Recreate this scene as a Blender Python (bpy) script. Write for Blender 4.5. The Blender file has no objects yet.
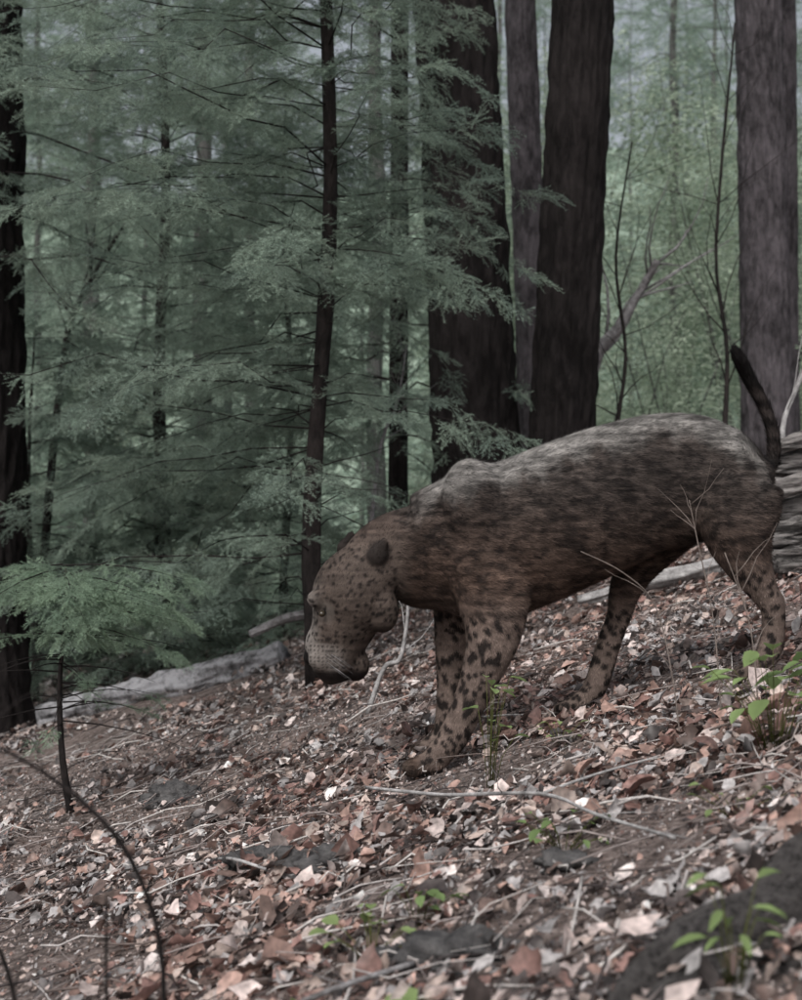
import bpy, math, random
import numpy as np
from mathutils import Vector, Matrix, noise, Euler
random.seed(7); rng=np.random.default_rng(7)
scene=bpy.context.scene
R=math.radians
ZC=1.5           # camera height above datum

# ------------------------------------------------------------------ helpers
def link(o,parent=None):
    scene.collection.objects.link(o)
    if parent is not None: o.parent=parent
    return o
def empty(name,loc=(0,0,0)):
    e=bpy.data.objects.new(name,None); e.location=loc; e.empty_display_size=.1
    return link(e)
def add_col(me,cols):
    a=me.color_attributes.new("Col",'FLOAT_COLOR','POINT')
    c=np.ones((len(me.vertices),4),dtype=np.float32); c[:,:3]=cols
    a.data.foreach_set("color",c.ravel())
def np_mesh(name,V,F,cols=None,smooth=False):
    me=bpy.data.meshes.new(name)
    V=np.asarray(V,dtype=np.float32); F=np.asarray(F,dtype=np.int32)
    n=len(V); m,k=F.shape
    me.vertices.add(n); me.vertices.foreach_set("co",V.ravel())
    me.loops.add(m*k); me.loops.foreach_set("vertex_index",F.ravel())
    me.polygons.add(m); me.polygons.foreach_set("loop_start",np.arange(0,m*k,k,dtype=np.int32))
    me.polygons.foreach_set("loop_total",np.full(m,k,dtype=np.int32))
    me.update(calc_edges=True); me.validate()
    if smooth: me.polygons.foreach_set("use_smooth",np.ones(m,dtype=bool))
    if cols is not None: add_col(me,cols)
    return me
class MB:
    def __init__(s): s.v=[]; s.f=[]; s.c=[]
    def tube(s,pts,rad,n=8,col=(1,1,1),jit=0,cap=True,fine=0,lump=.6):
        pts=[Vector(p) for p in pts]; b=len(s.v); run=0
        for i,p in enumerate(pts):
            if i: run+=(p-pts[i-1]).length
            t=(pts[min(i+1,len(pts)-1)]-pts[max(i-1,0)])
            if t.length<1e-9: t=Vector((0,0,1))
            t.normalize()
            a=t.cross(Vector((0,1,0)) if abs(t.y)<.9 else Vector((1,0,0))).normalized(); c=t.cross(a)
            for k in range(n):
                an=2*math.pi*k/n; r=rad[i]; ca,sa=math.cos(an),math.sin(an)
                if jit: r*=1+jit*noise.noise(Vector((ca*1.7,sa*1.7,run*6))+pts[0]*3)
                if fine: 
                    r+=rad[i]*fine*(abs(noise.noise(Vector((ca*5,sa*5,run*2.5))+pts[0]))*1.3+.5*noise.noise(Vector((ca*14,sa*14,run*12)))+lump*noise.noise(Vector((ca*3,sa*3,run*14))))
                s.v.append(p+a*ca*r+c*sa*r); s.c.append(col)
        for i in range(len(pts)-1):
            for k in range(n):
                s.f.append((b+i*n+k,b+i*n+(k+1)%n,b+(i+1)*n+(k+1)%n,b+(i+1)*n+k))
        if cap:
            s.f.append(tuple(b+k for k in range(n))[::-1]); s.f.append(tuple(b+(len(pts)-1)*n+k for k in range(n)))
    def obj(s,name,mat,parent=None,smooth=True,col=False):
        me=bpy.data.meshes.new(name); me.from_pydata([tuple(v) for v in s.v],[],s.f); me.update()
        if smooth: me.polygons.foreach_set("use_smooth",[True]*len(me.polygons))
        if col: add_col(me,np.array(s.c,dtype=np.float32))
        me.materials.append(mat); return link(bpy.data.objects.new(name,me),parent)
def crom(P,sub=6):
    P=np.array(P,dtype=float); out=[]
    n=len(P)
    for i in range(n-1):
        p0=P[max(i-1,0)];p1=P[i];p2=P[i+1];p3=P[min(i+2,n-1)]
        for j in range(sub):
            t=j/sub
            out.append(.5*((2*p1)+(-p0+p2)*t+(2*p0-5*p1+4*p2-p3)*t*t+(-p0+3*p1-3*p2+p3)*t**3))
    out.append(P[-1]); return np.array(out)
def sstep(a,b,x):
    t=min(max((x-a)/(b-a),0),1); return t*t*(3-2*t)

# ------------------------------------------------------------------ terrain
def G(x,y):
    z=ZC-0.783+0.29*8*math.tanh(x/8)
    z+=0.02*min(max(y-4,0),6)
    z-=0.05*max(0,min(y,26)-10)
    z+=0.34*max(0,y-34)*sstep(34,60,y) if y<120 else 0.34*86
    k=sstep(0.2,1.0,abs(y-4)+abs(x-.5)*.2)
    z+=k*(0.05*noise.noise(Vector((x*1.1,y*1.1,0)))+0.022*noise.noise(Vector((x*4,y*4,3))))
    z+=0.008*noise.noise(Vector((x*13,y*13,5)))
    z+=0.5*sstep(8,16,y)*noise.noise(Vector((x*.15,y*.15,9)))
    return z

# ------------------------------------------------------------------ materials
def newmat(name):
    m=bpy.data.materials.new(name); m.use_nodes=True; nt=m.node_tree; nt.nodes.clear()
    o=nt.nodes.new('ShaderNodeOutputMaterial'); return m,nt,o
def ramp(nt,stops):
    r=nt.nodes.new('ShaderNodeValToRGB'); e=r.color_ramp.elements
    while len(e)<len(stops): e.new(.5)
    for i,(p,c) in enumerate(stops): e[i].position=p; e[i].color=(*c,1)
    return r
def bark(name,dark,light,sc=(14,14,2.2),bump=.6,rough=.9,lo=.42,hi=.68,dist=.03):
    m,nt,o=newmat(name); L=nt.links
    tc=nt.nodes.new('ShaderNodeTexCoord'); mp=nt.nodes.new('ShaderNodeMapping'); mp.inputs['Scale'].default_value=sc
    L.new(tc.outputs['Object'],mp.inputs[0])
    n=nt.nodes.new('ShaderNodeTexNoise'); n.inputs['Scale'].default_value=1.6; n.inputs['Detail'].default_value=9; n.inputs['Roughness'].default_value=.7
    L.new(mp.outputs[0],n.inputs['Vector'])
    n2=nt.nodes.new('ShaderNodeTexNoise'); n2.inputs['Scale'].default_value=2.3; n2.inputs['Detail'].default_value=5
    L.new(tc.outputs['Object'],n2.inputs['Vector'])
    mx=nt.nodes.new('ShaderNodeMath'); mx.operation='MULTIPLY_ADD'; mx.inputs[1].default_value=.4
    L.new(n2.outputs['Fac'],mx.inputs[0]); 
    mm=nt.nodes.new('ShaderNodeMath'); mm.operation='MULTIPLY'; mm.inputs[1].default_value=.7; L.new(n.outputs['Fac'],mm.inputs[0]); L.new(mm.outputs[0],mx.inputs[2])
    r=ramp(nt,[(lo+.02,dark),(hi,light)]); L.new(mx.outputs[0],r.inputs[0])
    p=nt.nodes.new('ShaderNodeBsdfPrincipled'); p.inputs['Roughness'].default_value=rough; p.inputs['Specular IOR Level'].default_value=.15
    L.new(r.outputs[0],p.inputs['Base Color'])
    b=nt.nodes.new('ShaderNodeBump'); b.inputs['Strength'].default_value=bump; b.inputs['Distance'].default_value=dist
    L.new(n.outputs['Fac'],b.inputs['Height']); L.new(b.outputs[0],p.inputs['Normal'])
    L.new(p.outputs[0],o.inputs[0]); return m
def foliage(name,ca,cb,trans=.35):
    m,nt,o=newmat(name); L=nt.links
    oi=nt.nodes.new('ShaderNodeObjectInfo'); r=ramp(nt,[(0,ca),(1,cb)]); L.new(oi.outputs['Random'],r.inputs[0])
    at=nt.nodes.new('ShaderNodeAttribute'); at.attribute_name='Col'
    mu=nt.nodes.new('ShaderNodeMix'); mu.data_type='RGBA'; mu.blend_type='MULTIPLY'; mu.inputs[0].default_value=1
    L.new(r.outputs[0],mu.inputs[6]); L.new(at.outputs['Color'],mu.inputs[7])
    p=nt.nodes.new('ShaderNodeBsdfDiffuse')
    t=nt.nodes.new('ShaderNodeBsdfTranslucent'); x=nt.nodes.new('ShaderNodeMixShader'); x.inputs[0].default_value=trans
    L.new(mu.outputs[2],p.inputs['Color']); L.new(mu.outputs[2],t.inputs['Color'])
    L.new(p.outputs[0],x.inputs[1]); L.new(t.outputs[0],x.inputs[2]); L.new(x.outputs[0],o.inputs[0]); return m
def colmat(name,rough=.8,trans=0,noisescale=60,amt=.35,spec=.2):
    m,nt,o=newmat(name); L=nt.links
    at=nt.nodes.new('ShaderNodeAttribute'); at.attribute_name='Col'
    tc=nt.nodes.new('ShaderNodeTexCoord'); n=nt.nodes.new('ShaderNodeTexNoise'); n.inputs['Scale'].default_value=noisescale; n.inputs['Detail'].default_value=4
    L.new(tc.outputs['Object'],n.inputs['Vector'])
    r=ramp(nt,[(.3,(1-amt,)*3),(.7,(1+amt*.4,)*3)]); L.new(n.outputs['Fac'],r.inputs[0])
    mu=nt.nodes.new('ShaderNodeMix'); mu.data_type='RGBA'; mu.blend_type='MULTIPLY'; mu.inputs[0].default_value=1
    L.new(at.outputs['Color'],mu.inputs[6]); L.new(r.outputs[0],mu.inputs[7])
    p=nt.nodes.new('ShaderNodeBsdfPrincipled'); p.inputs['Roughness'].default_value=rough; p.inputs['Specular IOR Level'].default_value=spec
    L.new(mu.outputs[2],p.inputs['Base Color'])
    if trans:
        t=nt.nodes.new('ShaderNodeBsdfTranslucent'); x=nt.nodes.new('ShaderNodeMixShader'); x.inputs[0].default_value=trans
        L.new(mu.outputs[2],t.inputs['Color']); L.new(p.outputs[0],x.inputs[1]); L.new(t.outputs[0],x.inputs[2]); L.new(x.outputs[0],o.inputs[0])
    else: L.new(p.outputs[0],o.inputs[0])
    return m
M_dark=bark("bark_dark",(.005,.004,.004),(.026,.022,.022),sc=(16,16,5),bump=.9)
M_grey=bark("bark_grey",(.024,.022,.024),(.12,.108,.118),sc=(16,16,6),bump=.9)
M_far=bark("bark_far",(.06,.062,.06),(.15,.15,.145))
M_twig=bark("bark_twig",(.010,.009,.009),(.04,.033,.032),sc=(20,20,8))
M_dead=bark("dead_wood",(.10,.095,.095),(.36,.35,.36),sc=(20,20,20),bump=.4)
M_pale=bark("bleached_wood",(.16,.155,.155),(.48,.47,.47),sc=(16,16,16),bump=.3)
M_split=bark("split_wood",(.03,.028,.027),(.33,.31,.30),sc=(4,24,40),bump=.8,lo=.42,hi=.62)
M_stalk=bark("dry_stalk",(.12,.10,.09),(.24,.20,.18),sc=(20,20,20),bump=.1)
M_log=bark("log_bark",(.035,.035,.034),(.36,.36,.38),sc=(10,10,10),bump=.9,lo=.42,hi=.60)
M_rot=bark("rotting_bark",(.014,.013,.013),(.13,.12,.118),sc=(40,14,60),bump=1,lo=.45,hi=.64)
M_needle=foliage("fir_needles",(.20,.265,.225),(.34,.43,.35),trans=.42)
M_needle_s=foliage("sapling_needles",(.23,.32,.24),(.34,.45,.33),trans=.42)
M_needle_b=foliage("background_needles",(.24,.32,.265),(.44,.55,.45),trans=.5)  # paler than the near needles: distance haze put into the colour
M_leafg=foliage("broad_leaves",(.30,.37,.30),(.54,.62,.52),trans=.5)
M_herb=foliage("herb_leaves",(.18,.26,.11),(.28,.37,.16),trans=.4)
M_litter=colmat("leaf_litter",rough=.5,trans=.1,noisescale=70,amt=.5,spec=.5)
M_fur=colmat("jaguar_fur",rough=.75,noisescale=25,amt=.3,spec=.12)
M_rock=bark("stone",(.03,.03,.032),(.15,.145,.145),sc=(14,14,14),bump=.9)

m,nt,o=newmat("forest_soil"); L=nt.links; M_ground=m
tc=nt.nodes.new('ShaderNodeTexCoord')
n1=nt.nodes.new('ShaderNodeTexNoise'); n1.inputs['Scale'].default_value=38; n1.inputs['Detail'].default_value=9; n1.inputs['Roughness'].default_value=.7
n2=nt.nodes.new('ShaderNodeTexNoise'); n2.inputs['Scale'].default_value=1.6; n2.inputs['Detail'].default_value=5
for n in(n1,n2): L.new(tc.outputs['Object'],n.inputs['Vector'])
r1=ramp(nt,[(.32,(.04,.034,.032)),(.5,(.17,.145,.135)),(.68,(.38,.34,.325))]); L.new(n1.outputs['Fac'],r1.inputs[0])
r2=ramp(nt,[(.35,(.8,.77,.76)),(.65,(1.1,1.02,1.0))]); L.new(n2.outputs['Fac'],r2.inputs[0])
mu=nt.nodes.new('ShaderNodeMix'); mu.data_type='RGBA'; mu.blend_type='MULTIPLY'; mu.inputs[0].default_value=1
L.new(r1.outputs[0],mu.inputs[6]); L.new(r2.outputs[0],mu.inputs[7])
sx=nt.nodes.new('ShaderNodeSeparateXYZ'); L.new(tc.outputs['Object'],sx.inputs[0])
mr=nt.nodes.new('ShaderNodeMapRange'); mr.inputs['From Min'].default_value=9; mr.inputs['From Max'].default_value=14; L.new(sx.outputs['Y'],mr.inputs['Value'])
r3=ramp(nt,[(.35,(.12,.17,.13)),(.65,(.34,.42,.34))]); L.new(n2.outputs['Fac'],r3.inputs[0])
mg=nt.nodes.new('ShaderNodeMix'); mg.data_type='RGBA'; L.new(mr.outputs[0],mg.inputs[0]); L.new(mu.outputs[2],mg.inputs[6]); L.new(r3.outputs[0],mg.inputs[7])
p=nt.nodes.new('ShaderNodeBsdfPrincipled'); p.inputs['Roughness'].default_value=.95; p.inputs['Specular IOR Level'].default_value=.1
L.new(mg.outputs[2],p.inputs['Base Color'])
b=nt.nodes.new('ShaderNodeBump'); b.inputs['Strength'].default_value=.9; b.inputs['Distance'].default_value=.02
L.new(n1.outputs['Fac'],b.inputs['Height']); L.new(b.outputs[0],p.inputs['Normal']); L.new(p.outputs[0],o.inputs[0])

N=300
s=np.linspace(-1,1,N); gx=np.sinh(s*6.2)/np.sinh(6.2)*400; gy=4+gx
V=np.array([(x,y,G(x,y)) for y in gy for x in gx])
idx=np.arange(N*N).reshape(N,N)
F=np.stack([idx[:-1,:-1],idx[:-1,1:],idx[1:,1:],idx[1:,:-1]],-1).reshape(-1,4)
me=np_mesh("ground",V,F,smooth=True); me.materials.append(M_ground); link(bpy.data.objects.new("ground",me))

# ------------------------------------------------------------------ scatter templates
def tmpl_coll(name,objs):
    c=bpy.data.collections.new(name)
    for ob in objs: c.objects.link(ob)
    return c
def fir_spray(name,mat,seed,L0=.42,step=.036,nlen=.024,nw=.003,dens=.006,sub=True):
    rg=random.Random(seed); tw=[]; 
    bx=rg.uniform(-.06,.06)
    def mp(t): return Vector((t*L0,bx*t*t,-.06*t*t))
    tw.append([mp(t) for t in np.linspace(0,1,8)]); x=.05; side=1
    while x<L0*.97:
        t=x/L0; l=(L0*.5)*(1-t)**.7*(.5+.8*rg.random())+.03; side=-side
        a=R(44+rg.uniform(-16,16)); dz=rg.uniform(-.35,.3)
        o0=mp(t); d=Vector((math.cos(a),side*math.sin(a),dz))
        c=[o0+d*l*q+Vector((.03*q*q,0,-.05*q*q*l*5)) for q in np.linspace(0,1,5)]
        if rg.random()>.15: tw.append(c)
        if l>.1 and sub:
            for q in(.4,.65):
                for s2 in(-1,1):
                    if rg.random()<.35: continue
                    a2=a*side+s2*R(42); l2=l*.4*rg.uniform(.6,1.2); oo=o0+d*l*q; dz2=dz+rg.uniform(-.3,.3)
                    tw.append([oo+Vector((math.cos(a2),math.sin(a2),dz2))*l2*qq for qq in(0,.5,1)])
        x+=step*rg.uniform(.4,1.1)
    Vv=[];Ff=[];Cc=[]
    for c in tw:
        for i in range(len(c)-1):
            a_,b_=c[i],c[i+1]; k=len(Vv); w=Vector((0,0,.001)); 
            Vv+= [a_-w,a_+w,b_]; Ff.append((k,k+1,k+2)); Cc+=[(.3,.2,.2)]*3
            seg=(b_-a_); sl=seg.length; d=seg.normalized() if sl>1e-6 else Vector((1,0,0)); nn=max(1,int(sl/dens))
            tip=(i==len(c)-2)
            for j in range(nn):
                p0=a_+seg*((j+rg.random())/nn)
                for sd in(-1,1):
                    perp=d.cross(Vector((0,0,1))).normalized()*sd
                    v=(d*rg.uniform(.2,.9)+perp*rg.uniform(.3,1)+Vector((0,0,rg.uniform(-.5,.9)))).normalized()
                    l=nlen*rg.uniform(.6,1.25); w=v.cross(Vector((rg.uniform(-1,1),rg.uniform(-1,1),1))).normalized()*nw*.5
                    k=len(Vv); Vv+=[p0-w,p0+w,p0+v*l]; Ff.append((k,k+1,k+2))
                    g=rg.uniform(.7,1.15)*(1.15 if tip else .92); Cc+=[(g,g,g)]*3
    me=np_mesh(name,[tuple(v) for v in Vv],Ff,cols=np.array(Cc)); me.materials.append(mat)
    return bpy.data.objects.new(name,me)
def leaf_spray(name,mat,seed,n=60,rad=.3,ls=.04):
    rg=random.Random(seed); Vv=[];Ff=[];Cc=[]
    for i in range(n):
        d=Vector((rg.uniform(0,1),rg.gauss(0,.35),rg.gauss(0,.16)))*rad*1.3
        a=rg.uniform(0,6.28); l=ls*rg.uniform(.6,1.2)
        v=Vector((math.cos(a),math.sin(a),rg.uniform(-.5,.3))).normalized(); w=v.cross(Vector((rg.uniform(-.5,.5),rg.uniform(-.5,.5),1))).normalized()
        k=len(Vv); u=v.cross(w)*.12*l
        Vv+=[d,d+v*l*.35+w*l*.32+u,d+v*l*.8+w*l*.2+u,d+v*l*1.05,d+v*l*.8-w*l*.2+u,d+v*l*.35-w*l*.32+u]
        Ff+=[(k,k+1,k+2,k+3),(k,k+3,k+4,k+5)]; g=rg.uniform(.7,1.2); Cc+=[(g,g,g*.95)]*6
    me=np_mesh(name,[tuple(v) for v in Vv],Ff,cols=np.array(Cc)); me.materials.append(mat)
    return bpy.data.objects.new(name,me)
C_fir=tmpl_coll("fir_sprays",[fir_spray("fir_spray_%d"%i,M_needle,i+1,nw=.0033,dens=.007) for i in range(5)])
C_sap=tmpl_coll("sapling_sprays",[fir_spray("sap_spray_%d"%i,M_needle_s,i+31,dens=.005) for i in range(3)])
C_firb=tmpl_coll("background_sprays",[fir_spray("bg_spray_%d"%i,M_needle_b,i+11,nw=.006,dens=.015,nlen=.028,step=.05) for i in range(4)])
C_leaf=tmpl_coll("leaf_sprays",[leaf_spray("leaf_spray_%d"%i,M_leafg,i) for i in range(3)])

def instancer(name,inst,coll,parent):
    me=bpy.data.meshes.new(name)
    P=np.array([i[0] for i in inst],dtype=np.float32); n=len(P)
    me.vertices.add(n); me.vertices.foreach_set("co",P.ravel())
    a=me.attributes.new("rot",'FLOAT_VECTOR','POINT'); a.data.foreach_set("vector",np.array([i[1] for i in inst],dtype=np.float32).ravel())
    a=me.attributes.new("scl",'FLOAT','POINT'); a.data.foreach_set("value",np.array([i[2] for i in inst],dtype=np.float32))
    me.update(); ob=link(bpy.data.objects.new(name,me),parent)
    g=bpy.data.node_groups.new(name+"_nodes",'GeometryNodeTree')
    g.interface.new_socket("Geometry",in_out='INPUT',socket_type='NodeSocketGeometry')
    g.interface.new_socket("Geometry",in_out='OUTPUT',socket_type='NodeSocketGeometry')
    gi=g.nodes.new('NodeGroupInput'); go=g.nodes.new('NodeGroupOutput')
    ci=g.nodes.new('GeometryNodeCollectionInfo'); ci.inputs['Collection'].default_value=coll
    ci.inputs['Separate Children'].default_value=True; ci.inputs['Reset Children'].default_value=True
    ip=g.nodes.new('GeometryNodeInstanceOnPoints'); ip.inputs['Pick Instance'].default_value=True
    ar=g.nodes.new('GeometryNodeInputNamedAttribute'); ar.data_type='FLOAT_VECTOR'; ar.inputs['Name'].default_value='rot'
    asc=g.nodes.new('GeometryNodeInputNamedAttribute'); asc.data_type='FLOAT'; asc.inputs['Name'].default_value='scl'
    g.links.new(gi.outputs[0],ip.inputs['Points']); g.links.new(ci.outputs[0],ip.inputs['Instance'])
    g.links.new(ar.outputs[0],ip.inputs['Rotation']); g.links.new(asc.outputs[0],ip.inputs['Scale'])
    g.links.new(ip.outputs[0],go.inputs[0])
    md=ob.modifiers.new("instances",'NODES'); md.node_group=g; return ob
def orient(d,roll=0):
    d=Vector(d).normalized(); z=Vector((0,0,1)); y=z.cross(d)
    if y.length<1e-3: y=Vector((0,1,0))
    y.normalize(); z=d.cross(y)
    m=Matrix((d,y,z)).transposed() @ Matrix.Rotation(roll,3,'X'); return tuple(m.to_euler())
def limb_sprays(inst,path,rg,scl,start=.2,gap=.11,keep=.93):
    L=[(path[i+1]-path[i]).length for i in range(len(path)-1)]; tot=sum(L); s=start*tot; side=1; d=(path[-1]-path[-2]).normalized()
    while s<tot:
        q=s; i=0
        while i<len(L)-1 and q>L[i]: q-=L[i]; i+=1
        p=path[i].lerp(path[i+1],min(q/L[i],1)); d=(path[i+1]-path[i]).normalized(); side=-side
        yaw=side*R(rg.uniform(20,75)); dd=Matrix.Rotation(yaw,3,'Z')@d; dd.z+=rg.uniform(-.45,.25)
        if rg.random()<keep: inst.append((tuple(p),orient(dd,rg.uniform(-.7,.7)),scl*rg.uniform(.55,1.2)*(1.1-.4*s/tot)))
        s+=gap*rg.uniform(.5,1.4)
    inst.append((tuple(path[-1]-d*.1*scl),orient(d,rg.uniform(-.3,.3)),scl*.9))
def conifer(mb,inst,x,y,H,Rr,r0,seed,z0=.5,whorl=.14,nb=4,scl=.75,gap=.11,zmax=99,lean=(0,0),power=.8,droop=.25,allow=None,limb_r=.007,keep=.93,side=None,start=.2):
    rg=random.Random(seed); g=G(x,y)-.05
    pts=[];rad=[]
    for t in np.linspace(0,1,24):
        h=H*t; pts.append(Vector((x+lean[0]*h+.025*math.sin(h*2.2+seed),y+lean[1]*h,g+h))); rad.append(r0*(1-t)**.8+.004)
    mb.tube(pts,rad,12,jit=.3)
    h=z0
    while h<min(H*.98,zmax):
        base=Vector((x+lean[0]*h+.025*math.sin(h*2.2+seed),y+lean[1]*h,g+h))
        for k in range(nb):
            a=rg.uniform(0,2*math.pi); l=Rr*(1-h/H)**power*rg.uniform(.5,1.15)+.1
            if side: l*=side(h,a)
            if allow and not allow(h,a,rg): 
                if rg.random()<.5:
                    d=Vector((math.cos(a),math.sin(a),rg.uniform(-.2,.5))); l2=min(l,1)*rg.uniform(.15,.6)
                    mb.tube([base+d*l2*q+Vector((rg.uniform(-.02,.02),0,-.2*q*q*l2+rg.uniform(-.02,.02))) for q in(0,.3,.6,1)],[.004,.003,.0025,.001],4)
                continue
            up=rg.uniform(-.15,.35)+.25*h/H
            path=[base+Vector((math.cos(a)*l*q,math.sin(a)*l*q,l*(up*q-droop*q*q)))+Vector((rg.uniform(-1,1),rg.uniform(-1,1),rg.uniform(-1,1)))*.035*l for q in np.linspace(0,1,7)]
            path[0]=base
            mb.tube(path,[limb_r*(1-.85*q)*(l/ Rr+.3) for q in np.linspace(0,1,7)],5)
            limb_sprays(inst,path,rg,scl,gap=gap,keep=keep,start=start)
        h+=whorl*rg.uniform(.5,1.5)

# ------------------------------------------------------------------ firs
E=empty("fir_tree"); mb=MB(); inst=[]
def allow(h,a,rg):
    toward=math.sin(a)<-.45
    if h<1.6 and toward: return rg.random()<.25
    if h<1.0: return rg.random()<.85 and math.cos(a)<.2
    if h<1.7 and math.cos(a)>.5: return rg.random()<.3
    return True
conifer(mb,inst,-.39,6.3,6.8,1.75,.040,3,z0=.42,whorl=.075,nb=4,scl=.6,gap=.10,lean=(.02,0),allow=allow,zmax=3.7,power=.45,side=lambda h,a:1-.5*max(0,math.cos(a)),limb_r=.004,start=.10)
mb.obj("trunk_and_limbs",M_twig,E); instancer("foliage",inst,C_fir,E); print("MAIN",len(inst))
for (x,y,H,Rr,sd,zm) in [(-1.6,9.4,8,1.6,13,4.4),(-2.45,9.3,2.6,1.3,14,9),(-1.55,9.0,2.0,.9,15,9),(-.75,9.2,3.6,1.1,17,9)]:
    E=empty("fir_tree"); mb=MB(); inst=[]
    conifer(mb,inst,x,y,H,Rr,.012+.004*H,sd,z0=.25,whorl=.15,nb=5,scl=.85,gap=.16,zmax=zm,power=.55,limb_r=.005)
    mb.obj("trunk_and_limbs",M_twig,E); instancer("foliage",inst,C_fir,E); print("F",len(inst))
def big_trunk(name,mat,base,topdx,H,r0,r1,seed,bend=0,flare=.3,topdy=0):
    E=empty(name); x,y=base; g=G(x,y)-.1; V=[];F=[]; nr=190; ns=100
    for i in range(nr):
        t=i/(nr-1); h=H*t**1.25; tt=h/H; cx=x+topdx*tt+bend*math.sin(tt*math.pi); cy=y+topdy*tt
        r=r0+(r1-r0)*tt; r*=1+flare*math.exp(-h/.35)
        for k in range(ns):
            a=2*math.pi*k/ns; q=Vector((math.cos(a)*3.2,math.sin(a)*3.2,h*.9+seed*7))
            rid=abs(noise.noise(q*1.6)); rid2=noise.noise(Vector((math.cos(a)*9,math.sin(a)*9,h*7+seed)))
            rr=r*(1+.12*rid+.10*rid2+.04*noise.noise(Vector((a,h*.6,seed))))
            V.append((cx+math.cos(a)*rr,cy+math.sin(a)*rr,g+h))
    for i in range(nr-1):
        for k in range(ns): F.append((i*ns+k,i*ns+(k+1)%ns,(i+1)*ns+(k+1)%ns,(i+1)*ns+k))
    me=np_mesh("trunk",V,F,smooth=True); me.materials.append(mat); link(bpy.data.objects.new("trunk",me),E); return E
def boughs(E,x,y,hs,lens,seed,ang=(0,6.28),mat=M_twig,scl=.75,up=0,gap=.11):
    mb=MB(); inst=[]; rg=random.Random(seed); g=G(x,y)
    for h in hs:
        a=rg.uniform(*ang); l=rg.uniform(*lens); base=Vector((x,y,g+h)); u_=up+rg.uniform(-.2,.25)
        path=[base+Vector((math.cos(a)*l*q,math.sin(a)*l*q,l*(u_*q-.28*q*q)))+Vector((0,0,rg.uniform(-.04,.04))) for q in np.linspace(0,1,7)]
        mb.tube(path,[.008*(1-.85*q) for q in np.linspace(0,1,7)],6); limb_sprays(inst,path,rg,scl,start=.15,gap=gap)
    mb.obj("limbs",mat,E); instancer("foliage",inst,C_fir,E)
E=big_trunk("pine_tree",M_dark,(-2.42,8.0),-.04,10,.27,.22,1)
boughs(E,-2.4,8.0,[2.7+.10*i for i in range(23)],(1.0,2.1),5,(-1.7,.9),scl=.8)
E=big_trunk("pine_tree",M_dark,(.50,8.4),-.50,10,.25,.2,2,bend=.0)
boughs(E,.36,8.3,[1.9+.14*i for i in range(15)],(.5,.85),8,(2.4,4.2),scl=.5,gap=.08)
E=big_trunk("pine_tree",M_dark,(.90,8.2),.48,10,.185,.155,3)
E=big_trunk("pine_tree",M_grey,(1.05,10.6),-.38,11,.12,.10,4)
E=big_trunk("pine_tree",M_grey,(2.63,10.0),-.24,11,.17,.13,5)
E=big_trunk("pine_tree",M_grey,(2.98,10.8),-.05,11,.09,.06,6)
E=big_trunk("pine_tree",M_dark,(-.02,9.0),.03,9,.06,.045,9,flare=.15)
boughs(E,-.02,9.0,[1.0+.12*i for i in range(30)],(.5,1.1),18,(0,6.28),scl=.7)

# ------------------------------------------------------------------ background forest
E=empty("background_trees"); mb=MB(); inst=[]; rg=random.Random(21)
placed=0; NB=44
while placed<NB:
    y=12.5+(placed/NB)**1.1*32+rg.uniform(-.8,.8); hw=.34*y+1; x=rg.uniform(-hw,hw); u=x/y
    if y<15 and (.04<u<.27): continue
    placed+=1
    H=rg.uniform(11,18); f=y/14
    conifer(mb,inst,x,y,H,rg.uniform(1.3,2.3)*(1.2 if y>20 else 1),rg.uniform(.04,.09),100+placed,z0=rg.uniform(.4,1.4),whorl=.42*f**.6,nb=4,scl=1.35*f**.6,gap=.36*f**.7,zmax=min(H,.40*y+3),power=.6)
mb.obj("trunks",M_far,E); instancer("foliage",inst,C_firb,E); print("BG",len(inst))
E=empty("undergrowth_shrubs"); mb=MB(); inst=[]; rg=random.Random(5)
for i in range(60):
    y=rg.uniform(9.5,20); x=rg.uniform(-.33*y,.36*y); hh=rg.uniform(.6,2.6)
    if y<11.5 and x<1.1: continue
    if y<11 and x>2: continue
    if i%4==0: y=rg.uniform(14,22); x=rg.uniform(.05*y,.32*y); hh=rg.uniform(4,7.5)
    g=G(x,y)
    for k in range(5):
        a=rg.uniform(0,6.28); l=hh*rg.uniform(.6,1); sp=rg.uniform(.1,.45)*(1 if hh<4 else .6)
        path=[Vector((x,y,g))+Vector((math.cos(a)*sp*l*q+rg.uniform(-.05,.05),math.sin(a)*sp*l*q,l*q)) for q in np.linspace(0,1,6)]
        mb.tube(path,[.012*(1-.8*q) for q in np.linspace(0,1,6)],5)
        for q in range(int(5+hh*(3 if hh<4 else 3.2))):
            t=rg.uniform(.2,1)*5; j=min(int(t),4); p=path[j].lerp(path[j+1],t-j)
            a2=rg.uniform(0,6.28); inst.append((tuple(p),orient((math.cos(a2),math.sin(a2),rg.uniform(-.2,.4)),rg.uniform(-.5,.5)),rg.uniform(.6,1.3)*(1 if hh<4 else 1.4)))
mb.obj("stems",M_grey,E); instancer("foliage",inst,C_leaf,E)

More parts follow.
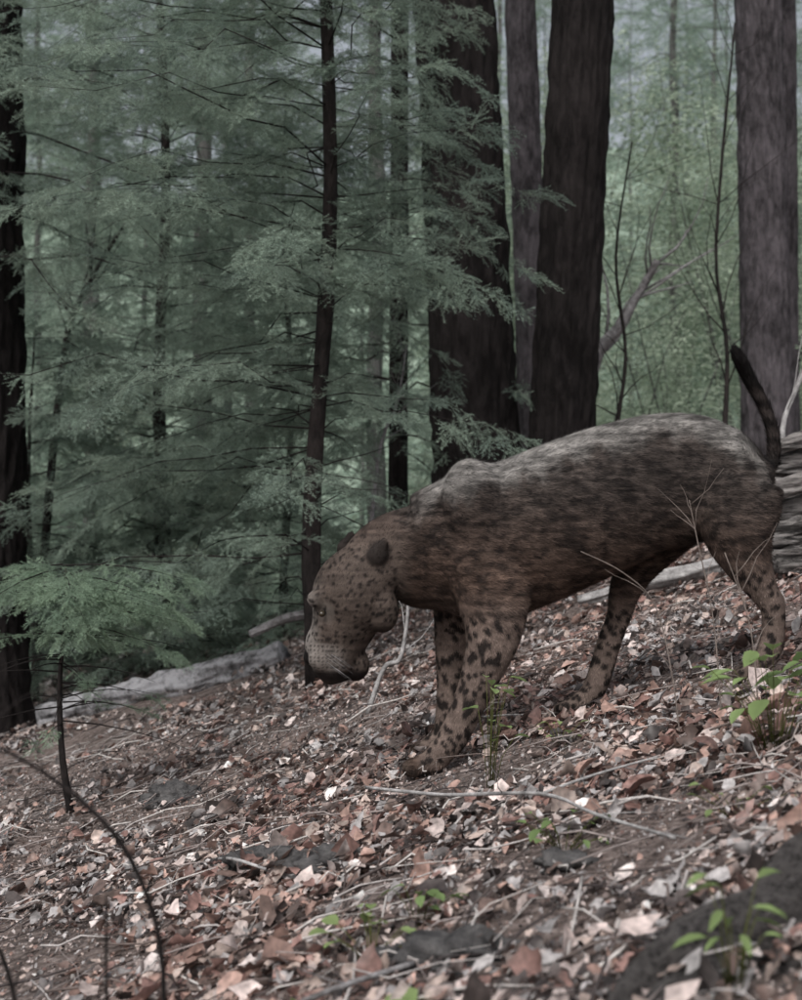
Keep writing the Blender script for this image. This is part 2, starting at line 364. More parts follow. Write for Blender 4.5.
# ------------------------------------------------------------------ fir sapling
E=empty("fir_sapling"); mb=MB(); inst=[]
sx_,sy_=-1.13,4.8; g=G(sx_,sy_)-.02; rg=random.Random(4)
pth=[Vector((sx_,sy_,g)),Vector((sx_-.03,sy_,g+.2)),Vector((sx_-.04,sy_,g+.45)),Vector((sx_-.02,sy_,g+.72)),Vector((sx_-.02,sy_,g+.86))]
mb.tube(crom(pth,4),list(np.linspace(.014,.004,17)),7,jit=.3)
for i in range(56):
    t=rg.uniform(.25,1)**.75; z=g+.88*t; a=rg.uniform(0,6.28); l=rg.uniform(.22,.5)*(1.1-.2*t); base=Vector((sx_-.03,sy_,z))
    up=rg.uniform(-.05,.18)
    path=[base+Vector((math.cos(a)*l*q,math.sin(a)*l*q*.8,l*(up*q-.2*q*q))) for q in np.linspace(0,1,5)]
    mb.tube(path,[.003*(1-.8*q) for q in np.linspace(0,1,5)],4)
    if t>.72: limb_sprays(inst,path,rg,.36,start=.1,gap=.05)
    elif rg.random()<.4: limb_sprays(inst,path,rg,.28,start=.5,gap=.1,keep=.5)
mb.obj("stem",M_twig,E); instancer("foliage",inst,C_sap,E)

# ------------------------------------------------------------------ leaf litter
PAWS=[(.09,3.87),(.12,4.12),(1.0,3.9),(.53,4.12)]
def leaves(name,n,area,size,mat,zoff=(0.002,.035),seed=1,tiltmax=.7,grey=0,patch=.0,gain=1.0):
    rg=np.random.default_rng(seed); (x0,x1,y0,y1)=area
    X=rg.uniform(x0,x1,n*2); Y=y0+(y1-y0)*rg.uniform(0,1,n*2)
    ok=(np.abs(X)<.36*Y+.5)
    if patch:
        pn=np.array([noise.noise(Vector((a*1.7,b*1.7,31)))+.6*noise.noise(Vector((a*5,b*5,37)))+.22*a for a,b in zip(X,Y)])
        ok&=(pn+rg.normal(0,.15,len(X)))>-patch
    if size[1]>.02:
        for (px,py) in PAWS: ok&=((X-px)**2+((Y-py)*1.0)**2)>.085**2
    X=X[ok][:n]; Y=Y[ok][:n]; n=len(X)
    Z=np.array([G(a,b) for a,b in zip(X,Y)])+rg.uniform(zoff[0],zoff[1],n)
    l=size[0]+(size[1]-size[0])*rg.random(n)**1.6; w=l*rg.uniform(.2,.5,n); fold=rg.uniform(-.2,.8,n); curl=rg.uniform(-.9,1.2,n)
    T=np.array([[0,0],[.22,.6],[.42,.45],[.58,1],[.82,.55],[1,0],[.82,-.55],[.58,-1],[.42,-.45],[.22,-.6],[.5,0]])
    lobe=rg.random(n)[:,None]<.45
    Tp=np.array([[0,0],[.2,.55],[.4,.9],[.6,.95],[.82,.6],[1,0],[.82,-.6],[.6,-.95],[.4,-.9],[.2,-.55],[.5,0]])
    TX=np.where(lobe,T[None,:,0],Tp[None,:,0]); TY=np.where(lobe,T[None,:,1],Tp[None,:,1])
    lx=TX*l[:,None]; jit=1+rg.uniform(-.35,.35,(n,11)); ly=TY*w[:,None]*jit
    lz=np.abs(TY)*(w*fold)[:,None]+(TX-.5)**2*(l*curl)[:,None]+rg.uniform(-.06,.06,(n,11))*l[:,None]
    lx=lx-l[:,None]*.5
    yaw=rg.uniform(0,6.283,n); tx_=rg.normal(0,tiltmax*.5,n); ty_=rg.normal(0,tiltmax*.5,n)
    cy,sy=np.cos(tx_)[:,None],np.sin(tx_)[:,None]; y1_=ly*cy-lz*sy; z1_=ly*sy+lz*cy
    cy,sy=np.cos(ty_)[:,None],np.sin(ty_)[:,None]; x2=lx*cy+z1_*sy; z2=-lx*sy+z1_*cy
    cy,sy=np.cos(yaw)[:,None],np.sin(yaw)[:,None]; x3=x2*cy-y1_*sy; y3=x2*sy+y1_*cy
    z3=z2+.28*x3
    V=np.stack([x3+X[:,None],y3+Y[:,None],z3+Z[:,None]],-1).reshape(-1,3)
    f=np.array([[10,i,(i+1)%10] for i in range(10)]); F=(f[None]+np.arange(n)[:,None,None]*11).reshape(-1,3)
    pal=np.array([(.20,.12,.105),(.29,.19,.16),(.42,.35,.33),(.34,.27,.24),(.05,.04,.038),(.28,.265,.265),(.58,.51,.49),(.13,.09,.078)])
    pr_red=np.array([.24,.20,.13,.14,.09,.05,.05,.1]); pr_gr=np.array([.03,.06,.18,.10,.18,.29,.07,.09]); 
    pch=np.array([noise.noise(Vector((a*1.6,b*1.6,11)))+.30*a-grey for a,b in zip(X,Y)])
    t=np.clip(pch*1.8+.40,0,1)
    P=pr_red[None]*t[:,None]+pr_gr[None]*(1-t[:,None]); P/=P.sum(1,keepdims=True)
    ci=(rg.random(n)[:,None]>np.cumsum(P,1)).sum(1).clip(0,7)
    col=pal[ci]*rg.uniform(.6,1.35,n)[:,None]*1.3*gain
    col=np.repeat(col,11,0)*rg.uniform(.8,1.15,(n*11,1))
    me=np_mesh(name,V,F,cols=col.clip(0,.85)); me.materials.append(mat); return me
E=empty("leaf_litter")
def LL(name,*a,**k): link(bpy.data.objects.new(name,leaves(name,*a,**k)),E)
LL("leaves_near",24000,(-2.2,2.2,1.3,4.2),(.012,.05),M_litter,seed=1,patch=.10,tiltmax=1.0)
LL("leaves_mid",22000,(-3.2,3.2,4.0,8.5),(.018,.055),M_litter,seed=2,patch=.15,tiltmax=1.0)
LL("leaves_far",6000,(-4.6,4.6,8.4,12.5),(.04,.1),M_litter,seed=3)
LL("leaves_large",1300,(-1.6,2.0,1.3,4.5),(.045,.085),M_litter,(.012,.05),seed=4,tiltmax=1.2,grey=-.3,patch=-.1)
LL("duff",70000,(-2.6,2.6,1.3,6.0),(.004,.016),M_litter,(.0,.014),seed=6,grey=.3,tiltmax=1.2)

mb=MB(); rg=random.Random(9)
for i in range(1800):
    y=rg.uniform(1.5,8); x=rg.uniform(-.36*y-.2,.36*y+.2); l=rg.uniform(.04,.30); a=rg.uniform(0,6.28); r=rg.uniform(.0007,.0032)
    pts=[]
    for q in(-.5,-.2,.15,.5):
        px=x+math.cos(a)*l*q+rg.uniform(-.012,.012); py=y+math.sin(a)*l*q+rg.uniform(-.012,.012); pts.append((px,py,G(px,py)+.02+rg.uniform(0,.03)))
    k=rg.choice([(.45,.42,.41),(.3,.26,.25),(.1,.08,.075),(.55,.52,.50),(.06,.05,.05),(.15,.12,.11)]); mb.tube(pts,[r,r,r*.8,r*.4],4,col=k)
mb.obj("twig_litter",colmat("twig_litter"),None,col=True)

# ------------------------------------------------------------------ logs, dead wood
def log(name,pts,rad,mat,seg=28,jit=.35,sub=10,fine=.12,lump=.6):
    mb=MB(); A=crom([tuple(p)+(r,) for p,r in zip(pts,rad)],sub); mb.tube([a[:3] for a in A],[a[3] for a in A],seg,jit=jit,fine=fine,lump=lump)
    return mb.obj(name,mat)
def gp(x,y,dz): return (x,y,G(x,y)+dz)
log("fallen_log",[gp(-3.2,8.5,-.02),gp(-2.4,8.2,.02),gp(-1.7,7.9,.05),gp(-1.1,7.6,.06),gp(-.62,7.4,.06)],[.06,.065,.07,.075,.06],M_log,seg=48,sub=26,jit=.4,fine=.25)
log("fallen_log",[gp(.2,7.0,.16),gp(.7,6.7,.15),gp(1.2,6.5,.18),gp(1.75,6.35,.18),gp(2.3,6.2,.1)],[.03,.035,.045,.04,.04],M_pale,jit=.6,fine=.3)
log("fallen_log",[gp(.8,6.3,.05),gp(1.3,6.15,.07),gp(1.7,6.1,.05)],[.02,.03,.03],M_pale,jit=.6,fine=.3)
log("fallen_log",[gp(-.75,6.95,.26),gp(-.5,6.9,.28),gp(-.2,6.85,.2)],[.015,.02,.015],M_dead,jit=.6,fine=.3)
for i,(dz,r_,y_,x_) in enumerate([(.06,.06,5.55,1.48),(.17,.045,5.6,1.44),(.27,.05,5.7,1.46),(.37,.035,5.62,1.42),(.46,.045,5.75,1.46),(.54,.03,5.7,1.5)]):
    log("fallen_log",[gp(x_,y_,dz),gp(x_+.3,y_+.05,dz-.03),gp(x_+1.2,y_+.2,dz-.10)],[r_*.8,r_,r_*1.1],M_split,jit=.8,fine=.5,sub=22,seg=36)
log("rotting_log",[gp(.14,1.70,-.12),gp(.28,1.84,-.09),gp(.50,2.0,-.075),gp(.80,2.16,-.07),gp(1.2,2.30,-.09)],[.05,.095,.115,.12,.12],M_rot,seg=160,jit=.22,sub=44,fine=.32,lump=.12)
def branchy(name,path,r0,r1,mat,seed,ntw=8,tl=(.15,.4),seg=8):
    mb=MB(); rg=random.Random(seed); A=crom(path,5); n=len(A); mb.tube(A,[r0+(r1-r0)*i/(n-1) for i in range(n)],seg,jit=.35)
    for k in range(ntw):
        i=rg.randrange(n//4,n-1); p=Vector(A[i]); t=(Vector(A[i+1])-p).normalized(); d=(t*.7+Vector((rg.uniform(-1,1),rg.uniform(-.6,.6),rg.uniform(-.4,.8)))).normalized(); l=rg.uniform(*tl)
        q=[p]; 
        for s_ in range(4): d=(d+Vector((rg.uniform(-.3,.3),rg.uniform(-.3,.3),rg.uniform(-.2,.3)))).normalized(); q.append(q[-1]+d*l/4)
        rr=max(.0012,(r0+(r1-r0)*i/n)*.35); mb.tube(q,[rr,rr*.8,rr*.6,rr*.4,rr*.25],5)
    return mb.obj(name,mat)
branchy("dead_branch",[gp(1.0,9.2,0),(1.18,9.2,ZC+.55),(1.28,9.15,ZC+.95),(1.42,9.1,ZC+1.12),(1.55,9.1,ZC+1.35),(1.66,9.05,ZC+1.55)],.055,.022,M_dead,1,12,(.3,.8))
branchy("dead_branch",[gp(1.25,8.6,0),(1.32,8.6,ZC+.4),(1.38,8.6,ZC+.9),(1.32,8.6,ZC+1.5),(1.42,8.6,ZC+2.2)],.018,.005,M_twig,2,16,(.3,.9))
branchy("dead_branch",[gp(1.9,6.3,.0),(1.72,6.3,ZC+.25),(1.80,6.3,ZC+.55),(2.0,6.3,ZC+1.0)],.015,.006,M_pale,3,8,(.2,.6))
branchy("dead_branch",[gp(2.0,8.8,.0),(2.05,8.8,ZC+.9),(1.98,8.8,ZC+1.6),(2.1,8.8,ZC+3)],.02,.006,M_twig,6,20,(.3,.9))
branchy("dead_branch",[gp(-2.5,9.5,.0),(-2.3,9.5,ZC+.9),(-2.1,9.5,ZC+1.5),(-1.85,9.5,ZC+1.9)],.03,.01,M_twig,8,12,(.3,.7))
branchy("dead_branch",[gp(-.2,7.2,.0),(-.12,7.2,ZC+.2),(-.02,7.2,ZC+.5),(.03,7.2,ZC+.8)],.012,.004,M_dead,11,14,(.15,.4))
branchy("fallen_stick",[gp(-.09,3.64,.06),gp(.1,3.35,.06),gp(.30,3.0,.07),gp(.38,2.72,.06),gp(.47,2.4,.06)],.005,.003,M_pale,4,5,(.1,.25),6)
branchy("fallen_stick",[gp(.30,3.0,.07),gp(.42,3.05,.07),gp(.55,3.0,.06)],.0035,.002,M_pale,44,2,(.1,.2),6)
branchy("fallen_stick",[gp(.02,2.25,.03),gp(-.15,2.15,.05),gp(-.25,2.0,.06)],.005,.004,M_dead,14,2,(.1,.2),6)
branchy("fallen_stick",[gp(-.45,3.4,.03),gp(-.38,3.2,.07),gp(-.3,3.15,.04)],.004,.003,M_pale,24,3,(.1,.2),6)
branchy("fallen_stick",[gp(-.12,5.0,.0),(-.06,5.0,ZC-.60),(-.005,5.0,ZC-.57),(.02,5.0,ZC-.45),(.025,5.0,ZC-.36)],.009,.006,M_pale,25,2,(.1,.2),6)
branchy("bare_shrub",[gp(-.32,1.85,-.02),(-.315,1.85,ZC-.62),(-.35,1.82,ZC-.47),(-.42,1.8,ZC-.38),(-.52,1.78,ZC-.31),(-.65,1.75,ZC-.25)],.0045,.0022,M_twig,15,4,(.1,.25),6)
branchy("bare_shrub",[gp(-.40,1.95,-.02),(-.41,1.95,ZC-.7),(-.41,1.95,ZC-.55)],.004,.0015,M_twig,16,5,(.08,.2),5)
branchy("bare_shrub",[gp(-.50,1.9,-.02),(-.52,1.9,ZC-.7),(-.56,1.9,ZC-.58),(-.62,1.9,ZC-.52)],.005,.002,M_twig,17,3,(.08,.15),5)
for i,(x,y,s_) in enumerate([(-.32,3.3,.05),(-.14,3.15,.045),(.10,2.3,.055),(-.75,4.6,.06),(-.22,3.2,.04),(.0,2.35,.03),(.3,2.6,.03)]):
    V=[];F=[];nu,nv=48,28
    for a in range(nv+1):
        for b_ in range(nu):
            th=math.pi*a/nv; ph=2*math.pi*b_/nu; d=Vector((math.sin(th)*math.cos(ph),math.sin(th)*math.sin(ph),math.cos(th)))
            o5=Vector((i*5,0,0)); r=s_*(1+.6*noise.noise(d*1.5+o5)+.35*abs(noise.noise(d*3.5+o5))+.14*noise.noise(d*9+o5))
            V.append((x+d.x*r*1.5,y+d.y*r,G(x,y)+d.z*r*.75+.012))
    for a in range(nv):
        for b_ in range(nu): F.append((a*nu+b_,(a+1)*nu+b_,(a+1)*nu+(b_+1)%nu,a*nu+(b_+1)%nu))
    me=np_mesh("rock",V,F,smooth=False); me.materials.append(M_rock); link(bpy.data.objects.new("rock",me))

# ------------------------------------------------------------------ small green plants
def herb(x,y,n,h,ls,seed,spread=.08,name="green_seedling",lw=.35):
    rg=random.Random(seed); mb=MB(); g=G(x,y)
    for i in range(n):
        a=rg.uniform(0,6.28); sp=spread*rg.uniform(.2,1); hh=h*rg.uniform(.4,1)
        tip=Vector((x+math.cos(a)*sp,y+math.sin(a)*sp,g+hh)); mb.tube([(x+math.cos(a)*sp*.2,y+math.sin(a)*sp*.2,g),(x+math.cos(a)*sp*.5,y+math.sin(a)*sp*.5,g+hh*.6),tip],[.0011,.0009,.0007],4,col=(.5,.4,.35))
        l=ls*rg.uniform(.6,1.2); v=Vector((math.cos(a),math.sin(a),rg.uniform(-.4,.4))).normalized(); w=v.cross(Vector((rg.uniform(-.4,.4),rg.uniform(-.4,.4),1))).normalized(); u=w.cross(v)*l*.1
        k=len(mb.v); gg=rg.uniform(.8,1.2)
        pr=[(.0,.0),(.2,.7),(.45,1),(.75,.7),(1,0)]
        mid=[tip+v*l*a_-Vector((0,0,l*.25*a_*a_)) for a_,_ in pr]
        Lf=[m_+w*l*lw*b_+u*b_ for m_,(a_,b_) in zip(mid,pr)]; Rt=[m_-w*l*lw*b_+u*b_ for m_,(a_,b_) in zip(mid,pr)]
        mb.v+=mid+Lf+Rt; mb.c+=[(gg*.85,gg*.85,gg*.85)]*5+[(gg,gg,gg)]*10
        for j in range(4): mb.f+=[(k+j,k+j+1,k+5+j+1,k+5+j),(k+j,k+10+j,k+10+j+1,k+j+1)]
    return mb.obj(name,M_herb,None,col=True)
herb(.22,3.48,12,.28,.05,1,.07)
herb(.80,3.0,26,.22,.06,2,.14)
herb(.93,2.95,18,.20,.06,12,.12)
herb(-.05,2.4,12,.09,.035,3,.09); herb(.03,2.5,9,.09,.035,4,.08)
herb(-.14,2.1,9,.06,.04,5,.07); herb(-.16,1.98,8,.05,.04,15,.06)
herb(.32,2.75,14,.07,.028,6,.12); herb(.42,3.7,8,.08,.03,7,.08)
herb(.44,1.85,12,.18,.045,8,.06,lw=.16)
herb(-.26,1.92,8,.06,.04,18,.06)
herb(.02,1.98,5,.06,.08,9,.06,lw=.3); herb(-.09,1.95,4,.06,.08,10,.05)
herb(.62,2.6,9,.06,.025,11,.1)
branchy("dry_weed",[gp(.66,3.3,-.01),(.64,3.3,ZC-.42),(.60,3.3,ZC-.25),(.52,3.28,ZC-.17),(.42,3.27,ZC-.12)],.002,.0012,M_stalk,31,4,(.06,.16),5)
branchy("dry_weed",[gp(.78,3.4,-.01),(.76,3.4,ZC-.3),(.72,3.4,ZC-.1),(.70,3.4,ZC+.0)],.0022,.001,M_stalk,32,9,(.06,.2),5)
branchy("dry_weed",[gp(.82,3.2,-.01),(.80,3.2,ZC-.3),(.74,3.2,ZC-.12)],.002,.001,M_stalk,33,7,(.06,.2),5)

# ------------------------------------------------------------------ jaguar
CY=4.0; SH=350.0       # body plane and profile-sheet units per metre
def S(u,v,d=0): return Vector(((u-401)/SH,CY+d,ZC-(v-500)/SH))
def vground(u,d): return 500-(G((u-401)/SH,CY+d)+.012-ZC)*SH
def loft(sec,n=28,sub=6):
    A=crom(sec,sub); V=[];F=[]; m=len(A)
    for i,a in enumerate(A):
        p=S(a[0],a[1],a[2]); q0=A[max(i-1,0)]; q1=A[min(i+1,m-1)]
        t=(S(*q1[:3])-S(*q0[:3])).normalized(); s_=Vector((0,1,0)); s_=(s_-t*s_.dot(t)).normalized(); nn=t.cross(s_)
        for k in range(n):
            an=2*math.pi*k/n; V.append(p+nn*math.cos(an)*a[3]/SH+s_*math.sin(an)*a[4]/SH)
    for i in range(m-1):
        for k in range(n): F.append((i*n+k,i*n+(k+1)%n,(i+1)*n+(k+1)%n,(i+1)*n+k))
    F.append(tuple(range(n))[::-1]); F.append(tuple((m-1)*n+k for k in range(n))); return V,F
allV=[];allF=[]
def addp(VF):
    b=len(allV); allV.extend(VF[0]); allF.extend([tuple(b+i for i in f) for f in VF[1]])
def ell(u,v,d,a,b_,c,rot=0,n=16):
    V=[];F=[];nv=10; cr,sr=math.cos(rot),math.sin(rot)
    for i in range(nv+1):
        for k in range(n):
            th=math.pi*i/nv; ph=2*math.pi*k/n; x=a*math.sin(th)*math.cos(ph); y=c*math.sin(th)*math.sin(ph); z=b_*math.cos(th)
            V.append(S(u+x*cr-z*sr,v-(x*sr+z*cr),d+y/SH))
    for i in range(nv):
        for k in range(n): F.append((i*n+k,(i+1)*n+k,(i+1)*n+(k+1)%n,i*n+(k+1)%n))
    F.append(tuple(range(n))[::-1]) ; addp((V,F))
def sec(u,t,b,w,d=0): return (u,(t+b)/2,d,(b-t)/2,w)
addp(loft([sec(764,482,512,10),sec(754,457,524,23),sec(737,437,535,34),sec(712,421,542,40),sec(685,413,546,40),sec(650,415,552,38),sec(610,425,570,41),sec(570,439,588,47),sec(532,454,605,50),sec(498,465,618,50),sec(468,470,621,46),sec(440,484,614,40),sec(415,499,609,34),(395,554,0,42,32),(378,564,0,38,31),(362,577,-.005,32,30)]))
ell(474,518,-.085,34,60,20,rot=.15); ell(474,518,.085,34,60,20,rot=.15)      # shoulder blades
ell(480,468,-.03,18,6,14)
ell(728,495,-.07,36,50,22,rot=-.1); ell(725,495,.07,36,50,22,rot=-.1)      # haunches
# head : cranium -> muzzle (hanging low, face nearly vertical)
addp(loft([(390,560,0,32,31),(372,573,-.004,37,36),(357,589,-.008,42,40),(350,606,-.01,40,39),(344,624,-.012,33,32),(338,641,-.012,29,27),(336,657,-.012,27,25),(338,670,-.012,22,21),(341,681,-.012,13,14)],sub=5))
ell(317,645,-.012,12,20,16); ell(312,657,-.012,9,8,11)    # bridge, nose pad
ell(356,664,-.012,14,17,15)                                 # chin / jaw
ell(325,657,-.056,16,13,10); ell(325,657,.032,16,13,10)        # whisker pads
ell(321,597,-.072,13,10,10); ell(321,597,.052,13,10,10)       # brows
ell(378,604,-.065,20,28,14,rot=.35); ell(378,604,.05,20,28,14,rot=.35)      # cheeks
# ears: short rounded cups
EAR=[(378,550,-.098),(345,545,.070)]
for (u_,v_,d_),rr in zip(EAR,(-.5,-.3)):
    ell(u_,v_+4,d_,10,11,5,rot=rr); ell(u_+4,v_-5,d_-.003,6,9,3.5,rot=rr)
gf=vground
def paw(u,d,ang=0,sc=1.0):
    vg=vground(u,d)
    ell(u,vg-9*sc,d,20*sc,11*sc,14*sc,rot=ang)
    for k in range(4):
        dd=d+(k-1.5)*.021*sc; ex=-18*sc-(3 if k in(1,2) else 0)
        ell(u+ex,vground(u+ex,dd)-7*sc,dd,10*sc,8*sc,4.8*sc,rot=ang)
D=-.13; vg=gf(432,D)
addp(loft([(480,545,-.07,46,24),(490,590,-.10,38,24),(490,632,D,27,20),(477,672,D,19,16),(463,706,D,15.5,14),(451,730,D,15,13),(442,vg-20,D,13.5,13),(430,vg-11,D,11,12)]))
paw(431,D,R(12))
D=.12; vg=gf(442,D)
addp(loft([(465,560,.09,42,24),(462,600,.10,30,21),(456,640,D,21,17),(453,672,D,16,14),(452,700,D,14.5,13),(448,vg-16,D,14,12),(438,vg-10,D,11,11)])); paw(438,D,R(12),.92)
D=-.10; vg=gf(754,D)
addp(loft([(735,485,-.06,42,28),(731,512,-.08,41,28),(731,536,D,34,24),(740,562,D,24,18),(753,586,D,15.5,14),(763,604,D,12,12),(764,626,D,11.5,11),(760,vg-20,D,12,11),(752,vg-10,D,10,11)])); paw(749,D,R(14),.85)
ell(769,600,D,7,10,7)
D=.12; vg=gf(590,D)
addp(loft([(705,490,.07,40,26),(672,530,.09,31,24),(646,564,D,23,20),(632,592,D,16.5,15),(625,620,D,12.5,12),(615,648,D,12.5,11),(602,vg-24,D,12.5,11),(590,vg-10,D,10,11)])); paw(585,D,R(18),.88)
ell(632,618,D,6,10,7)
addp(loft([(748,474,0,14,14),(764,472,.01,9,9),(775,458,.02,7,7),(776,434,.03,6.5,6.5),(768,406,.04,6.5,6.5),(754,380,.04,7,7),(742,358,.03,7,7),(735,346,.03,4,4)],n=14))
me=bpy.data.meshes.new("tmp"); me.from_pydata([tuple(v) for v in allV],[],allF); me.update()
tmp=bpy.data.objects.new("tmp",me); scene.collection.objects.link(tmp)
md=tmp.modifiers.new("r",'REMESH'); md.mode='VOXEL'; md.voxel_size=.0060
md=tmp.modifiers.new("s",'SMOOTH'); md.factor=.5; md.iterations=7
dg=bpy.context.evaluated_depsgraph_get(); dg.update()
body=bpy.data.meshes.new_from_object(tmp.evaluated_get(dg)); body.name="body"
bpy.data.objects.remove(tmp)
EARP=[S(*e) for e in EAR]
def furcol(p):
    u=p.x*SH+401; v=500-(p.z-ZC)*SH; d=p.y-CY
    leg=sstep(575,650,v)*sstep(412,425,u)
    if u>690: leg=sstep(535,600,v)
    low=sstep(470,590,v)
    base=Vector((.050,.041,.037)).lerp(Vector((.072,.048,.038)),low); base=base.lerp(Vector((.145,.110,.095)),leg)
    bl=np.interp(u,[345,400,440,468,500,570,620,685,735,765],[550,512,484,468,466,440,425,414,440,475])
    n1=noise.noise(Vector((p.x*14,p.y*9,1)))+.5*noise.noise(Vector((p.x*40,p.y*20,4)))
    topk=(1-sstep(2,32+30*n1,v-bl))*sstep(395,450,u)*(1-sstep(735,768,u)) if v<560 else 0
    base=base.lerp(Vector((.23,.22,.21)),max(0,topk)*.9)  # sky light along the back, painted into the coat as a grey band
    dark=Vector((.007,.006,.006)); k=0
    w3=Vector((noise.noise(p*9),noise.noise(p*9+Vector((9,9,9))),noise.noise(p*9+Vector((3,3,3)))))
    streak=noise.noise(Vector((p.x*9,p.y*9,p.z*75)))+.7*noise.noise(Vector((p.x*22,p.y*22,p.z*150)))
    base=base*max(.3,(1+.8*streak*(1-.6*leg)))
    if leg<.5:
        q=Vector((p.x*22,p.y*26,p.z*34))+w3*1.2; ds=noise.voronoi(q)[0][0]
        ring=1-sstep(.08,.2,abs(ds-.42)); brk=sstep(-.3,.1,noise.noise(q*1.3+Vector((5,1,2)))); k=max(ring*brk,(1-sstep(.12,.22,ds))*.7)*.75
        k*=1-leg; k*=1-.45*max(0,topk)
    q=p*42+w3*1.3; ds=noise.voronoi(q)[0][0]; k=max(k,(1-sstep(.38,.52,ds))*.92*sstep(.2,.6,leg))
    hk=(1-sstep(395,418,u))*sstep(520,548,v)
    if hk>0:
        q=p*55+w3; ds=noise.voronoi(q)[0][0]; k2=(1-sstep(.28,.42,ds))*.85
        b2=Vector((.080,.062,.053))*(1+.5*streak)
        fr=1-sstep(2,22,u-304-max(0,(590-v)*.6)); b2=b2.lerp(Vector((.26,.24,.225)),max(0,fr)*.75*sstep(570,610,v))
        pe=S(324,611,-.105); de=(p-pe).length
        if d<-.03: b2=b2.lerp(Vector((.17,.15,.135)),(1-sstep(.02,.045,de))*.6); 
        if de<.017 : b2=Vector((.012,.01,.01))
        wp=(p-S(327,655,-.06)).length
        if v>640: b2=b2.lerp(Vector((.22,.195,.18)),.7*(1-sstep(.03,.075,wp)))
        if wp<.06: k2=.8 if abs(math.sin(v*.9))>.85 and abs(math.sin(u*.8))>.6 else k2*.2
        if u<374:
            mlv=667+.0010*(u-335)**2
            kk=sstep(mlv,mlv+4,v)*(1-.45*sstep(mlv+8,mlv+16,v)); b2=b2.lerp(Vector((.014,.011,.011)),kk*.92); k2*=1-kk
        if (p-S(308,659,-.012)).length<.034: b2=Vector((.012,.010,.010)); k2=0
        base=base.lerp(b2,hk); k=k*(1-hk)+k2*hk
    for i_,e in enumerate(EARP):
        dl=(p-e); r_=math.sqrt((dl.x*SH/12)**2+(dl.z*SH/15)**2+(dl.y*SH/9)**2)
        if r_<1.25:
            f_=1-sstep(.85,1.25,r_); base=base.lerp(Vector((.018,.015,.014)) if r_>.4 else Vector((.045,.037,.034)),f_*.9); k*=1-f_
    if (u>755 and v<468 and v<452+(u-755)*1.0) or v<405:
        k=.5+.5*math.sin(v*.33+2*noise.noise(p*20)); base=Vector((.04,.032,.03))
        if v<388:k=1
    return base.lerp(dark,min(max(k,0),1))
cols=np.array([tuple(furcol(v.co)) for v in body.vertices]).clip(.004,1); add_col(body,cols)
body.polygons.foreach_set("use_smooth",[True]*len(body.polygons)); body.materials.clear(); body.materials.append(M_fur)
J=empty("jaguar"); link(bpy.data.objects.new("body",body),J)
body.calc_loop_triangles(); T=np.array([t.vertices[:] for t in body.loop_triangles]); VC=np.array([v.co[:] for v in body.vertices]); VN=np.array([v.normal[:] for v in body.vertices])
A,B,C=VC[T[:,0]],VC[T[:,1]],VC[T[:,2]]; ar=np.linalg.norm(np.cross(B-A,C-A),axis=1); NH=170000
ti=rng.choice(len(T),NH,p=ar/ar.sum()); r1=np.sqrt(rng.random(NH))[:,None]; r2=rng.random(NH)[:,None]
P=A[ti]*(1-r1)+B[ti]*r1*(1-r2)+C[ti]*r1*r2; Nn=VN[T[ti,0]]
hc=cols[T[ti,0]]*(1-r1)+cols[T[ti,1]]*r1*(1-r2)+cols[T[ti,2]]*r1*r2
u=P[:,0]*SH+401; v=500-(P[:,2]-ZC)*SH
lgk=np.clip((v-590)/60,0,1)*(u>410); lgk=np.where(u>700,np.clip((v-530)/60,0,1),lgk)[:,None]
comb=np.array([[1.0,0,-.15]])*(1-lgk)+np.array([[-.1,0,-1.0]])*lgk
hd=u<398; comb[hd]=(.6,0,.8)
tl=(v<460)&(u>735); comb[tl]=(-.4,0,.9)
comb+=rng.normal(0,.18,(NH,3)); comb-=Nn*(comb*Nn).sum(1,keepdims=True); comb/=np.linalg.norm(comb,axis=1,keepdims=True)+1e-9
ln=rng.uniform(.008,.020,NH); ln[hd]*=.5; ln*=(1-.35*lgk[:,0]); ln[tl]*=1.4
d=comb+Nn*rng.uniform(.12,.6,NH)[:,None]; d/=np.linalg.norm(d,axis=1,keepdims=True)
w=np.cross(d,Nn); w/=np.linalg.norm(w,axis=1,keepdims=True)+1e-9; w*=.0011
P=P-Nn*.001
HV=np.stack([P-w,P+w,P+d*ln[:,None]],1).reshape(-1,3); HF=np.arange(NH*3).reshape(-1,3)
hcol=np.repeat(hc*rng.uniform(.5,1.7,NH)[:,None],3,0); me=np_mesh("fur",HV,HF,cols=hcol); me.materials.append(M_fur); link(bpy.data.objects.new("fur",me),J)
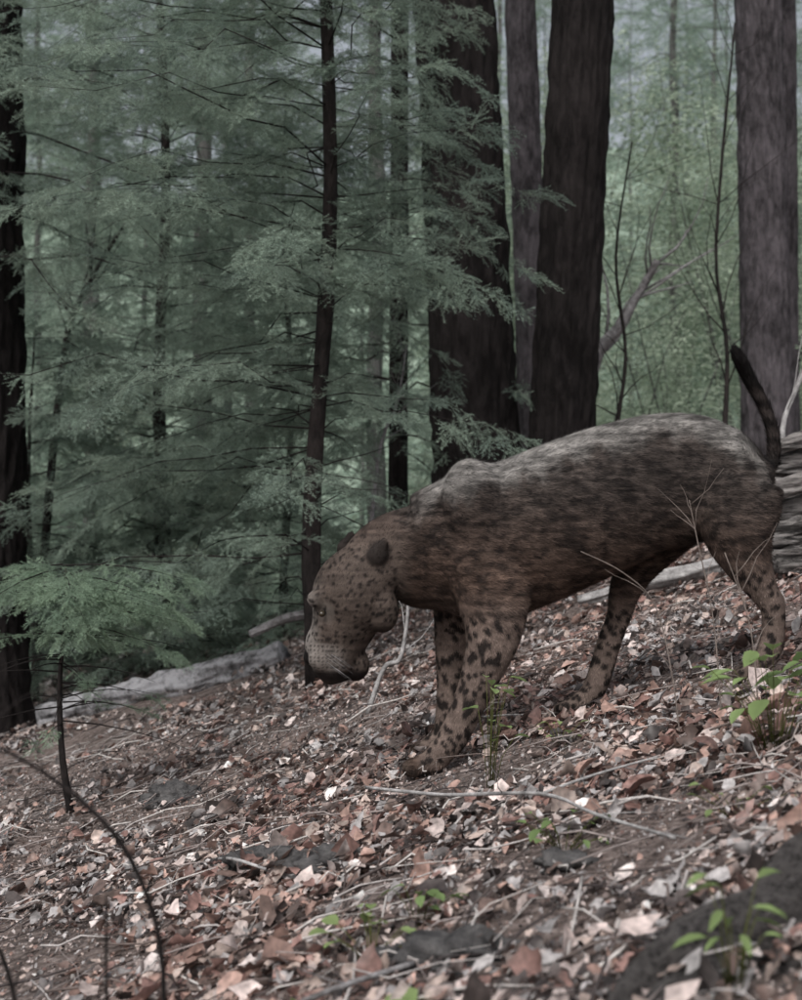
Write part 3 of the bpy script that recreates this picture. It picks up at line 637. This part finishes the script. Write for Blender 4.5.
m,nt,o=newmat("eye"); p=nt.nodes.new('ShaderNodeBsdfPrincipled'); p.inputs['Base Color'].default_value=(.03,.022,.012,1); p.inputs['Roughness'].default_value=.25; nt.links.new(p.outputs[0],o.inputs[0])
for d,nm in((-.105,"eye_1"),(.08,"eye_2")):
    bpy.ops.mesh.primitive_uv_sphere_add(segments=16,ring_count=10,radius=.009,location=S(324,611,d)); e=bpy.context.object; e.name=nm; e.parent=J; e.data.materials.append(m)
mb=MB(); rg=random.Random(3)
for i in range(10):
    for sd in(-1,1):
        p0=S(328+rg.uniform(-6,8),656+rg.uniform(-6,8),-.012+sd*.06); mb.tube([p0,p0+Vector((.02,sd*.05,-.005)),p0+Vector((.06,sd*.08,-.03))],[.0005,.0004,.0002],3)
mb.obj("whiskers",M_dead,J)

# ------------------------------------------------------------------ camera, light
cam=bpy.data.cameras.new("camera"); co=link(bpy.data.objects.new("camera",cam)); co.location=(0,0,ZC); co.rotation_euler=(R(90),0,0)
cam.sensor_fit='HORIZONTAL'; cam.sensor_width=36; cam.lens=36*1400/802; cam.clip_start=.05; cam.clip_end=2000
cam.dof.use_dof=True; cam.dof.focus_distance=4.0; cam.dof.aperture_fstop=5.0
scene.camera=co
w=bpy.data.worlds.new("World"); scene.world=w; w.use_nodes=True; nt=w.node_tree; bg=nt.nodes['Background']
sky=nt.nodes.new('ShaderNodeTexSky'); sky.sky_type='NISHITA'; sky.sun_disc=False; sky.sun_elevation=R(52); sky.sun_rotation=R(200); sky.dust_density=6; sky.air_density=1
hs=nt.nodes.new('ShaderNodeHueSaturation'); hs.inputs['Saturation'].default_value=.35
nt.links.new(sky.outputs[0],hs.inputs['Color']); nt.links.new(hs.outputs[0],bg.inputs[0]); bg.inputs[1].default_value=.15
sl=bpy.data.lights.new("sun",'SUN'); sl.energy=1.5; sl.angle=R(20); sl.color=(1,.98,.95); so=link(bpy.data.objects.new("sun",sl))
el,az=R(52),R(200)
dirv=Vector((math.sin(az)*math.cos(el),math.cos(az)*math.cos(el),math.sin(el))); so.rotation_euler=dirv.to_track_quat('Z','Y').to_euler()
scene.view_settings.view_transform='Standard'; scene.view_settings.look='None'; scene.view_settings.exposure=0
